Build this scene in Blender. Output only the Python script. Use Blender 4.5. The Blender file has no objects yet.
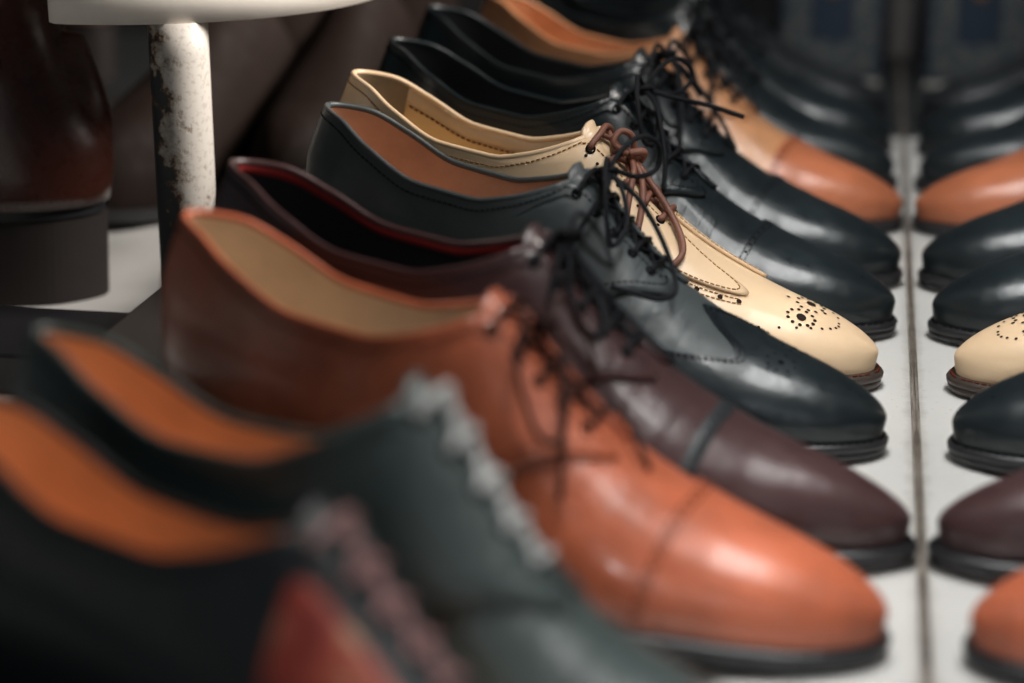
import bpy, math, random
import numpy as np
from mathutils import Vector, Matrix

random.seed(7)
SC = bpy.context.scene
COL = SC.collection
PI = math.pi

# ------------------------------------------------------------------ helpers
class MB:
    """collects vertices / faces, then links them as one mesh object"""
    def __init__(s):
        s.v = []; s.f = []; s.m = []
    def add(s, vs, fs, mi=0):
        o = len(s.v)
        s.v += [tuple(float(c) for c in p) for p in vs]
        s.f += [tuple(i + o for i in f) for f in fs]
        s.m += [mi] * len(fs)
    def grid(s, P, mi=0, flip=False):
        P = np.asarray(P); n, m = P.shape[:2]
        fs = []
        for i in range(n - 1):
            for j in range(m - 1):
                q = (i * m + j, (i + 1) * m + j, (i + 1) * m + j + 1, i * m + j + 1)
                fs.append(q[::-1] if flip else q)
        s.add(P.reshape(-1, 3), fs, mi)
    def box(s, a, b, mi=0):
        (x0, y0, z0), (x1, y1, z1) = a, b
        vs = [(x0, y0, z0), (x1, y0, z0), (x1, y1, z0), (x0, y1, z0), (x0, y0, z1), (x1, y0, z1), (x1, y1, z1), (x0, y1, z1)]
        s.add(vs, [(0, 3, 2, 1), (4, 5, 6, 7), (0, 1, 5, 4), (1, 2, 6, 5), (2, 3, 7, 6), (3, 0, 4, 7)], mi)
    def tube(s, pts, r, n=8, mi=0, sub=6, closed=False, flat=1.0):
        P = catmull([np.array(p, float) for p in pts], sub, closed)
        N = len(P)
        rr = r if callable(r) else (lambda t: r)
        rings = []
        up = np.array((0.13, 0.21, 0.97))
        prev = None
        for i in range(N):
            a = P[(i - 1) % N] if (closed or i > 0) else P[i]
            b = P[(i + 1) % N] if (closed or i < N - 1) else P[i]
            t = b - a; t = t / (np.linalg.norm(t) + 1e-12)
            if prev is None:
                prev = np.cross(t, up); prev /= np.linalg.norm(prev) + 1e-12
            u = prev - t * np.dot(prev, t); u /= np.linalg.norm(u) + 1e-12
            w = np.cross(t, u); prev = u
            R = rr(i / max(1, N - 1))
            rings.append([P[i] + R * (u * math.cos(2 * PI * k / n) + flat * w * math.sin(2 * PI * k / n)) for k in range(n)])
        vs = [p for r_ in rings for p in r_]; fs = []
        M = N if closed else N - 1
        for i in range(M):
            for k in range(n):
                fs.append((i * n + k, i * n + (k + 1) % n, ((i + 1) % N) * n + (k + 1) % n, ((i + 1) % N) * n + k))
        if not closed:
            fs.append(tuple(range(n))[::-1]); fs.append(tuple((N - 1) * n + k for k in range(n)))
        s.add(vs, fs, mi)
    def ball(s, c, r, mi=0, sx=1, sy=1, sz=1, n=10):
        vs = []; fs = []
        for i in range(n + 1):
            th = PI * i / n
            for k in range(n):
                ph = 2 * PI * k / n
                vs.append((c[0] + r * sx * math.sin(th) * math.cos(ph), c[1] + r * sy * math.sin(th) * math.sin(ph), c[2] + r * sz * math.cos(th)))
        for i in range(n):
            for k in range(n):
                fs.append((i * n + k, (i + 1) * n + k, (i + 1) * n + (k + 1) % n, i * n + (k + 1) % n))
        s.add(vs, fs, mi)
    def build(s, name, mats, parent=None, smooth=True, solid=0.0, off=1.0, bevel=0.0, weld=0.0):
        me = bpy.data.meshes.new(name)
        me.from_pydata(s.v, [], s.f)
        if not isinstance(mats, (list, tuple)): mats = [mats]
        for m in mats: me.materials.append(m)
        me.polygons.foreach_set('material_index', s.m)
        if smooth: me.polygons.foreach_set('use_smooth', [True] * len(s.f))
        me.update()
        o = bpy.data.objects.new(name, me); COL.objects.link(o)
        if weld:
            w = o.modifiers.new('weld', 'WELD'); w.merge_threshold = weld
        if solid:
            d = o.modifiers.new('solid', 'SOLIDIFY'); d.thickness = solid; d.offset = off; d.use_even_offset = False
        if bevel:
            b = o.modifiers.new('bevel', 'BEVEL'); b.width = bevel; b.segments = 3; b.limit_method = 'ANGLE'; b.angle_limit = math.radians(40)
        if parent: o.parent = parent
        return o

def catmull(P, sub, closed=False):
    if len(P) < 3 and not closed:
        return [P[0] + (P[-1] - P[0]) * k / sub for k in range(sub + 1)]
    out = []; n = len(P)
    rng = n if closed else n - 1
    for i in range(rng):
        if closed:
            p0, p1, p2, p3 = P[(i - 1) % n], P[i], P[(i + 1) % n], P[(i + 2) % n]
        else:
            p1, p2 = P[i], P[i + 1]
            p0 = P[i - 1] if i > 0 else 2 * p1 - p2
            p3 = P[i + 2] if i + 2 < n else 2 * p2 - p1
        for k in range(sub):
            t = k / sub
            out.append(0.5 * (2 * p1 + (p2 - p0) * t + (2 * p0 - 5 * p1 + 4 * p2 - p3) * t * t + (3 * p1 - p0 - 3 * p2 + p3) * t ** 3))
    if not closed: out.append(P[-1])
    return out

def cur(pts):
    """smooth monotone-ish interpolation through (x, y) points"""
    xs = np.array([p[0] for p in pts], float); ys = np.array([p[1] for p in pts], float)
    d = np.diff(ys) / np.diff(xs)
    m = np.zeros(len(xs)); m[0] = d[0]; m[-1] = d[-1]
    for i in range(1, len(xs) - 1):
        m[i] = 0 if d[i - 1] * d[i] <= 0 else 2 * d[i - 1] * d[i] / (d[i - 1] + d[i])
    def f(x):
        x = np.clip(np.asarray(x, float), xs[0], xs[-1])
        i = np.clip(np.searchsorted(xs, x) - 1, 0, len(xs) - 2)
        h = xs[i + 1] - xs[i]; t = (x - xs[i]) / h
        return (2 * t**3 - 3 * t**2 + 1) * ys[i] + (t**3 - 2 * t**2 + t) * h * m[i] + (-2 * t**3 + 3 * t**2) * ys[i + 1] + (t**3 - t**2) * h * m[i + 1]
    return f

def tag(o, label=None, cat=None, group=None, kind=None):
    if label: o['label'] = label
    if cat: o['category'] = cat
    if group: o['group'] = group
    if kind: o['kind'] = kind
    return o

def empty(name, loc=(0, 0, 0)):
    e = bpy.data.objects.new(name, None); COL.objects.link(e); e.location = loc
    e.empty_display_size = 0.02
    return e

# ---------------------------------------------------------------- materials
def srgb(r, g, b):
    f = lambda c: (c / 255 / 12.92) if c / 255 <= 0.04045 else ((c / 255 + 0.055) / 1.055) ** 2.4
    return (f(r), f(g), f(b), 1)

def base_mat(name):
    m = bpy.data.materials.new(name); m.use_nodes = True
    nt = m.node_tree; return m, nt, nt.nodes['Principled BSDF']

def noise(nt, scale, detail=4, rough=0.55, coord='Object', vec=None):
    n = nt.nodes.new('ShaderNodeTexNoise'); n.inputs['Scale'].default_value = scale
    n.inputs['Detail'].default_value = detail; n.inputs['Roughness'].default_value = rough
    if vec is None:
        tc = nt.nodes.new('ShaderNodeTexCoord'); nt.links.new(tc.outputs[coord], n.inputs['Vector'])
    else: nt.links.new(vec, n.inputs['Vector'])
    return n

def ramp(nt, src, stops):
    r = nt.nodes.new('ShaderNodeValToRGB'); e = r.color_ramp.elements
    while len(e) < len(stops): e.new(0.5)
    for i, (p, c) in enumerate(stops):
        e[i].position = p; e[i].color = c if len(c) == 4 else (*c, 1)
    nt.links.new(src, r.inputs['Fac']); return r

def maprange(nt, src, lo, hi, a=0.0, b=1.0):
    n = nt.nodes.new('ShaderNodeMapRange'); n.inputs['From Min'].default_value = a; n.inputs['From Max'].default_value = b
    n.inputs['To Min'].default_value = lo; n.inputs['To Max'].default_value = hi
    nt.links.new(src, n.inputs['Value']); return n

def leather(name, col, rough=0.32, coat=0.35, grain=0.08, var=0.16, crease=0.15, coat_rough=0.14, spec=0.5):
    m, nt, b = base_mat(name)
    c = np.array(col[:3])
    n1 = noise(nt, 32, 6, 0.6)
    dk = tuple(c * (1 - var)); lt = tuple(np.minimum(c * (1 + var), 1))
    r = ramp(nt, n1.outputs['Fac'], [(0.3, dk), (0.7, lt)])
    nt.links.new(r.outputs['Color'], b.inputs['Base Color'])
    n2 = noise(nt, 90, 5, 0.65)
    mr = maprange(nt, n2.outputs['Fac'], rough - 0.07, rough + 0.10, 0.3, 0.7)
    nt.links.new(mr.outputs['Result'], b.inputs['Roughness'])
    b.inputs['Coat Weight'].default_value = coat; b.inputs['Coat Roughness'].default_value = coat_rough
    b.inputs['Specular IOR Level'].default_value = spec
    vo = nt.nodes.new('ShaderNodeTexVoronoi'); vo.inputs['Scale'].default_value = 1300
    tc = nt.nodes.new('ShaderNodeTexCoord'); nt.links.new(tc.outputs['Object'], vo.inputs['Vector'])
    bp = nt.nodes.new('ShaderNodeBump'); bp.inputs['Strength'].default_value = grain; bp.inputs['Distance'].default_value = 0.0004
    nt.links.new(vo.outputs['Distance'], bp.inputs['Height'])
    n3 = noise(nt, 55, 3, 0.5)
    b2 = nt.nodes.new('ShaderNodeBump'); b2.inputs['Strength'].default_value = crease; b2.inputs['Distance'].default_value = 0.004
    nt.links.new(n3.outputs['Fac'], b2.inputs['Height']); nt.links.new(bp.outputs['Normal'], b2.inputs['Normal'])
    sp = nt.nodes.new('ShaderNodeSeparateXYZ'); nt.links.new(tc.outputs['Object'], sp.inputs[0])
    mp = nt.nodes.new('ShaderNodeMapping'); mp.inputs['Scale'].default_value = (190, 26, 40); nt.links.new(tc.outputs['Object'], mp.inputs['Vector'])
    n4 = noise(nt, 1, 3, 0.55, vec=mp.outputs['Vector'])
    up = maprange(nt, sp.outputs['X'], 0, 1, .155, .180); dn = maprange(nt, sp.outputs['X'], 1, 0, .200, .222)
    for q in (up, dn): q.interpolation_type = 'SMOOTHSTEP'
    ml = nt.nodes.new('ShaderNodeMath'); ml.operation = 'MULTIPLY'; nt.links.new(up.outputs['Result'], ml.inputs[0]); nt.links.new(dn.outputs['Result'], ml.inputs[1])
    m2 = nt.nodes.new('ShaderNodeMath'); m2.operation = 'MULTIPLY'; nt.links.new(ml.outputs[0], m2.inputs[0]); nt.links.new(n4.outputs['Fac'], m2.inputs[1])
    b3 = nt.nodes.new('ShaderNodeBump'); b3.inputs['Strength'].default_value = crease * 2.2; b3.inputs['Distance'].default_value = 0.003
    nt.links.new(m2.outputs[0], b3.inputs['Height']); nt.links.new(b2.outputs['Normal'], b3.inputs['Normal'])
    nt.links.new(b3.outputs['Normal'], b.inputs['Normal'])
    return m

def plain(name, col, rough=0.5, metal=0.0, var=0.12, scale=60, bump=0.0, bscale=400):
    m, nt, b = base_mat(name)
    c = np.array(col[:3])
    n1 = noise(nt, scale, 5, 0.6)
    r = ramp(nt, n1.outputs['Fac'], [(0.3, tuple(c * (1 - var))), (0.7, tuple(np.minimum(c * (1 + var), 1)))])
    nt.links.new(r.outputs['Color'], b.inputs['Base Color'])
    b.inputs['Roughness'].default_value = rough; b.inputs['Metallic'].default_value = metal
    if bump:
        n2 = noise(nt, bscale, 3)
        bp = nt.nodes.new('ShaderNodeBump'); bp.inputs['Strength'].default_value = bump; bp.inputs['Distance'].default_value = 0.0006
        nt.links.new(n2.outputs['Fac'], bp.inputs['Height']); nt.links.new(bp.outputs['Normal'], b.inputs['Normal'])
    return m

M = {}
M['black'] = leather('black_leather', (0.007, 0.012, 0.0145), 0.34, 0.30, coat_rough=0.10)
M['black2'] = leather('soft_black_leather', (0.010, 0.013, 0.015), 0.45, 0.1)
M['green_black'] = leather('green_black_leather', (0.040, 0.056, 0.054), 0.42, 0.25)
M['satin_black'] = leather('satin_black_leather', (0.050, 0.060, 0.062), 0.46, 0.12)
M['orange'] = leather('orange_brown_leather', srgb(176, 94, 65), 0.34, 0.3, var=0.28)
M['tan_orange'] = leather('tan_leather', srgb(190, 136, 96), 0.38, 0.25, var=0.2)
M['tan_cap'] = leather('brown_cap_leather', srgb(170, 100, 68), 0.36, 0.25, var=0.2)
M['cream'] = leather('cream_leather', srgb(222, 192, 156), 0.40, 0.2, var=0.05, crease=0.08)
M['burgundy'] = leather('burgundy_leather', (0.052, 0.025, 0.025), 0.34, 0.35)
M['red'] = leather('red_leather', srgb(176, 52, 36), 0.42, 0.2)
M['boot_brown'] = leather('dark_brown_leather', (0.052, 0.016, 0.011), 0.28, 0.3)
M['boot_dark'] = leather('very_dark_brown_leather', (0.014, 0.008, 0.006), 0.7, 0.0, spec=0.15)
M['lin_cream'] = plain('cream_lining', srgb(226, 196, 150), 0.6, var=0.08, bump=0.1)
M['lin_beige'] = plain('beige_lining', srgb(206, 184, 158), 0.6, var=0.08, bump=0.1)
M['lin_brown'] = plain('brown_lining', srgb(192, 152, 126), 0.6, var=0.1, bump=0.1)
M['lin_orange'] = plain('orange_lining', srgb(222, 168, 128), 0.6, var=0.1, bump=0.1)
M['lin_red'] = plain('red_lining', srgb(150, 34, 30), 0.6, var=0.1, bump=0.1)
M['lin_black'] = plain('black_lining', (0.014, 0.016, 0.02), 0.6, var=0.1, bump=0.1)
M['taupe'] = plain('taupe_suede', srgb(128, 112, 92), 0.8, var=0.15, bump=0.2)
M['sole_black'] = plain('black_rubber_sole', (0.018, 0.018, 0.020), 0.36, var=0.2, scale=120)
M['sole_brown'] = plain('dark_brown_sole', (0.050, 0.036, 0.030), 0.36, var=0.2, scale=120)
M['lace_black'] = plain('black_waxed_lace', (0.010, 0.011, 0.013), 0.55, var=0.2, bump=0.5, bscale=1600)
M['lace_brown'] = plain('brown_waxed_lace', srgb(118, 74, 58), 0.5, var=0.2, bump=0.5, bscale=1600)
M['lace_dark'] = plain('dark_brown_lace', (0.030, 0.014, 0.012), 0.55, var=0.2, bump=0.5, bscale=1600)
M['lace_grey'] = plain('grey_lace', srgb(176, 176, 174), 0.6, var=0.2, bump=0.5, bscale=1600)
M['lace_pink'] = plain('dusty_pink_lace', srgb(150, 112, 110), 0.6, var=0.2, bump=0.5, bscale=1600)
M['hole'] = plain('punched_hole', (0.02, 0.013, 0.01), 0.9)
M['hole_black'] = plain('dark_punched_hole', (0.004, 0.004, 0.005), 0.9)
M['stitch_cream'] = plain('tan_thread', srgb(168, 128, 84), 0.8)
M['stitch_dark'] = plain('dark_thread', (0.012, 0.012, 0.014), 0.8)
M['stitch_brown'] = plain('brown_thread', srgb(96, 44, 28), 0.8)
def mottled():
    m, nt, b = base_mat('mottled_red_beige_leather')
    n = noise(nt, 26, 3, 0.5)
    r = ramp(nt, n.outputs['Fac'], [(0.36, srgb(44, 34, 36)), (0.45, srgb(140, 52, 42)), (0.52, srgb(160, 80, 62)), (0.60, srgb(196, 168, 134))])
    nt.links.new(r.outputs['Color'], b.inputs['Base Color']); b.inputs['Roughness'].default_value = 0.45
    return m
M['mottled'] = mottled()
for q in ('lace_black', 'lace_dark', 'stitch_cream', 'stitch_dark', 'stitch_brown', 'hole', 'hole_black'): M[q].node_tree.nodes['Principled BSDF'].inputs['Specular IOR Level'].default_value = 0.1
M['seam_teal'] = plain('dark_teal_strap', (0.010, 0.013, 0.016), 0.55)

# ------------------------------------------------------------ the shoe last
L0 = 0.30
TH, VP = .455, .625      # where the lacing starts and ends, as shares of the length
class Last:
    def __init__(s, toe='round', mirror=1, wid=1.0, heel=0.024, instep=0.0):
        s.mirror = mirror; s.toe = toe; h = heel
        s.W = cur([(0, .0215), (.1, .0262), (.25, .0262), (.4, .0278), (.5, .0325), (.6, .0385), (.68, .0410), (.75, .0390), (.82, .0345), (.90, .0272), (.96, .0218), (1, .0180)] if toe == 'round' else
                  [(0, .0215), (.1, .0262), (.25, .0262), (.4, .0278), (.5, .0325), (.6, .0385), (.67, .0400), (.75, .0368), (.82, .0305), (.90, .0215), (.96, .0155), (1, .0120)])
        s.wid = wid
        s.Z0 = cur([(0, h + .006), (.2, h + .0055), (.35, h), (.5, .015), (.62, .0095), (.72, .0095), (.85, .0115), (1, .0165)])
        s.ZT = cur([(0, h + .092), (.1, h + .096), (.25, h + .091), (.36, h + .0885), (.46, h + .0775), (.53, h + .0600), (.60, h + .0445), (.66, h + .0340), (.72, h + .0262), (.80, h + .0190), (.88, h + .0148), (.94, h + .0122), (1, h + .0100)])
        s.TL = cur([(0, h + .070), (.05, h + .069), (.12, h + .062), (.22, h + .053), (.31, h + .0535), (.37, h + .0592), (.42, h + .0665), (TH, h + .0728)])
        if instep:
            zt0, tl0 = s.ZT, s.TL
            s.ZT = lambda x: zt0(x) + instep * np.exp(-((x - .45) / .13) ** 2)
            s.TL = lambda x: tl0(x) + instep * np.exp(-((x - .48) / .12) ** 2)
        s.A = cur([(0, .70), (.3, .75), (.45, .95), (.6, .92), (.75, .80), (1, .78)])
        s.Uth = s.U(TH); s.Uvp = s.U(VP)
    def U(s, xf): return math.acos(1 - 2 * xf) / PI
    def raw(s, U, v):
        U = np.asarray(U, float); v = np.asarray(v, float)
        xf = (1 - np.cos(PI * U)) / 2; x = xf * L0
        w = s.W(xf) * s.wid
        xh = .050 / L0
        e1 = np.where(xf < xh, np.sqrt(np.maximum(0, 1 - (1 - xf / xh) ** 2)), 1.0)
        xt = .90 if s.toe == 'round' else .925
        q = np.clip((xf - xt) / (1 - xt), 0, 1)
        e2 = np.maximum(0, 1 - q ** 2.0) ** .5
        w = w * e1 * e2
        z0 = s.Z0(xf); zt = s.ZT(xf)
        H = zt - z0
        q2 = np.clip((xf - .86) / .14, 0, 1)
        Hf = np.maximum(0, 1 - q2 ** 2.4) ** .5
        H = .008 + (H - .008) * Hf
        ph = PI / 2 * (1 - np.abs(v))
        a = s.A(xf)
        y = w * np.cos(ph) ** a * np.sign(v)
        asym = np.where(y * s.mirror > 0, 0.97, 1.04)
        y = y * asym
        z = z0 + H * np.sin(ph) ** .86
        # the wall swells a little over the welt
        sw = np.sin(np.clip((z - z0) / .03, 0, 1) * PI) * .0012
        y = y + np.sign(v) * sw * np.minimum(1, e1 * e2 * 1.2)
        # heel back curve
        zz = np.clip((z - z0) / .07, 0, 1.4)
        x = x + np.exp(-x / .035) * (.003 - .012 * np.sin(zz * PI * .75) ** 1 * 0.5 + .012 * np.maximum(0, zz - .55))
        yc = s.mirror * (-.004 * np.sin(np.clip((xf - .3) / .5, 0, 1) * PI) + .006 * np.clip((xf - .55) / .45, 0, 1) ** 1.5)
        return np.stack([x, y + yc, z], -1)
    def P(s, U, v, off=0.0):
        U = np.asarray(U, float); v = np.asarray(v, float); U, v = np.broadcast_arrays(U, v)
        p = s.raw(U, v)
        if np.all(np.asarray(off) == 0): return p
        return p + s.N(U, v) * np.asarray(off)[..., None]
    def N(s, U, v):
        U = np.asarray(U, float); v = np.asarray(v, float); U, v = np.broadcast_arrays(U, v)
        e = 2e-3
        Uc = np.clip(U, .012, .985); vc = np.where(np.abs(v) < .004, .004, v)
        a = s.raw(np.clip(Uc + e, 0, 1), vc) - s.raw(np.clip(Uc - e, 0, 1), vc)
        v1 = np.clip(vc + e, -1, 1); v0 = np.clip(vc - e, -1, 1)
        v0 = np.where(vc > 0, np.maximum(v0, .001), v0); v1 = np.where(vc < 0, np.minimum(v1, -.001), v1)
        b = s.raw(Uc, v1) - s.raw(Uc, v0)
        n = np.cross(b, a)
        n = n / (np.linalg.norm(n, axis=-1, keepdims=True) + 1e-12)
        p = s.raw(Uc, vc); xf = (1 - np.cos(PI * Uc)) / 2
        c = np.stack([np.clip(p[..., 0], .03, .27), np.zeros_like(xf), s.Z0(xf) + .015], -1)
        sg = np.sign(np.sum(n * (p - c), -1, keepdims=True)); sg[sg == 0] = 1
        return n * sg
    def v_of_height(s, U, z):
        xf = (1 - np.cos(PI * U)) / 2
        r = np.clip((z - s.Z0(xf)) / (s.ZT(xf) - s.Z0(xf)), 0, 1)
        ph = np.arcsin(r ** (1 / .86)); return 1 - ph / (PI / 2)
    def v_top(s, U):
        """edge of the opening: the topline, then the lacing slot"""
        U = np.asarray(U, float); xf = (1 - np.cos(PI * U)) / 2
        v1 = s.v_of_height(np.minimum(U, s.Uth), s.TL(np.minimum(xf, TH)))
        vth = s.v_of_height(s.Uth, s.TL(TH))
        k = np.clip((U - s.Uth) / (s.Uvp - s.Uth), 0, 1)
        return np.where(U <= s.Uth, v1, vth + (s.vslot - vth) * k ** .55)
    vslot = .07

def coons(top, bot, left, right, ns, nt):
    S = np.linspace(0, 1, ns); T = np.linspace(0, 1, nt)
    t_ = np.array([top(a) for a in S]); b_ = np.array([bot(a) for a in S]); l_ = np.array([left(a) for a in T]); r_ = np.array([right(a) for a in T])
    G = np.zeros((ns, nt, 2))
    for i, a in enumerate(S):
        for j, c in enumerate(T):
            G[i, j] = (1 - c) * b_[i] + c * t_[i] + (1 - a) * l_[j] + a * r_[j] - ((1 - a) * (1 - c) * b_[0] + (1 - a) * c * t_[0] + a * (1 - c) * b_[-1] + a * c * t_[-1])
    return G

def uvcurve(pts):
    A = catmull([np.array(p, float) for p in pts], 12)
    A = np.array(A); d = np.concatenate([[0], np.cumsum(np.linalg.norm(np.diff(A, axis=0), axis=1))]); d /= d[-1]
    return lambda t: np.array([np.interp(t, d, A[:, 0]), np.interp(t, d, A[:, 1])])

def along(la, path, off, spacing):
    """points and directions every `spacing` metres on a (U,v) path"""
    t = np.linspace(0, 1, 160); uv = np.array([path(a) for a in t])
    P = la.P(uv[:, 0], uv[:, 1], np.full(len(t), off))
    d = np.concatenate([[0], np.cumsum(np.linalg.norm(np.diff(P, axis=0), axis=1))])
    n = max(2, int(d[-1] / spacing)); out = []
    for k in range(n + 1):
        q = d[-1] * k / n
        out.append(np.array([np.interp(q, d, P[:, i]) for i in range(3)]))
    uvs = [np.array([np.interp(d[-1] * k / n, d, uv[:, 0]), np.interp(d[-1] * k / n, d, uv[:, 1])]) for k in range(n + 1)]
    return out, uvs

def dashes(mb, la, path, off=.0016, spacing=.0026, r=.00038, mi=0):
    pts, _ = along(la, path, off, spacing)
    for a, b in zip(pts[:-1], pts[1:]):
        mb.tube([a + (b - a) * .15, a + (b - a) * .85], r, 5, mi, sub=1)

def disc(mb, la, U, v, r, off=.0018, mi=0, n=10, sx=1.0):
    c = la.P(U, v, np.array(off)); nn = la.N(np.array(U), np.array(v))
    t = np.cross(nn, (0.0, 1.0, 0.0)); t /= np.linalg.norm(t); b = np.cross(nn, t)
    vs = [c + r * (sx * t * math.cos(2 * PI * k / n) + b * math.sin(2 * PI * k / n)) for k in range(n)]
    mb.add(vs, [tuple(range(n))[::-1]], mi)

BOW = {'plain': [
  [(0, 0, .002), (-.006, -.012, .005), (.006, -.028, -.002), (.030, -.032, -.010), (.036, -.022, -.007), (.016, -.006, .002), (0, 0, .002)],
  [(0, 0, .002), (-.004, .012, .006), (.010, .022, .002), (.028, .020, -.004), (.026, .012, -.001), (.012, .004, .002), (0, 0, .002)],
  [(0, 0, .002), (.014, -.008, .003), (.036, -.024, -.006), (.054, -.034, -.017)],
  [(0, 0, .002), (.016, .006, .003), (.042, .006, .003), (.066, .000, .001)]],
 'cream': [
  ['s', (0, 0, .005), (.010, -.10, .006), (.020, -.25, .004), (.030, -.44, .004), (.042, -.60, .004), (.062, -.62, .004), (.086, -.48, .004), (.092, -.28, .005), (.060, -.10, .006), (.006, 0, .006)],
  ['s', (0, 0, .005), (.016, -.06, .006), (.032, -.20, .005), (.042, -.38, .004), (.046, -.49, .005), (.050, -.52, .006)],
  [(0, 0, .002), (-.008, -.002, .007), (-.013, -.006, .005), (-.010, -.010, .000), (-.002, -.006, .001)]],
 'small': [
  ['s', (0, 0, .005), (.012, -.10, .005), (.030, -.26, .004), (.050, -.30, .004), (.058, -.20, .004), (.036, -.06, .005), (0, 0, .006)],
  ['s', (0, 0, .005), (.020, .06, .004), (.050, .10, .003), (.085, .12, .003), (.115, .10, .003)],
  ['s', (0, 0, .005), (.008, -.20, .004), (.018, -.42, .003), (.040, -.58, .003)],
  [(0, 0, .002), (-.004, .010, .006), (.008, .018, .004), (.020, .012, .002), (.010, .003, .003), (0, 0, .003)]],
 'wing': [
  [(0, 0, .003), (-.004, .010, .010), (-.004, .022, .017), (.004, .030, .018), (.012, .030, .010), (.010, .018, .005), (.002, .006, .003), (0, 0, .003)],
  [(0, 0, .003), (-.004, -.008, .009), (.004, -.022, .008), (.022, -.032, .000), (.030, -.030, -.004), (.026, -.018, .002), (.012, -.006, .005), (0, 0, .003)],
  [(0, 0, .002), (.006, -.012, .004), (.012, -.026, -.006), (.018, -.036, -.018)],
  [(0, 0, .002), (.020, -.001, .007), (.044, -.006, .006), (.062, -.016, .003), (.062, -.026, -.002), (.052, -.034, -.008), (.044, -.038, -.013)]],
 'stiff': [
  [(0, 0, .003), (-.004, .010, .014), (-.002, .022, .020), (.008, .030, .018), (.012, .024, .010), (.008, .010, .006), (0, 0, .003)],
  [(0, 0, .003), (-.006, -.010, .008), (.006, -.028, .006), (.024, -.032, -.002), (.026, -.020, .000), (.012, -.006, .004), (0, 0, .003)],
  [(0, 0, .002), (.014, .004, .012), (.028, .004, .024), (.044, .002, .036)],
  [(0, 0, .002), (.012, -.010, .006), (.034, -.024, .000), (.050, -.032, -.010)]]}
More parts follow.
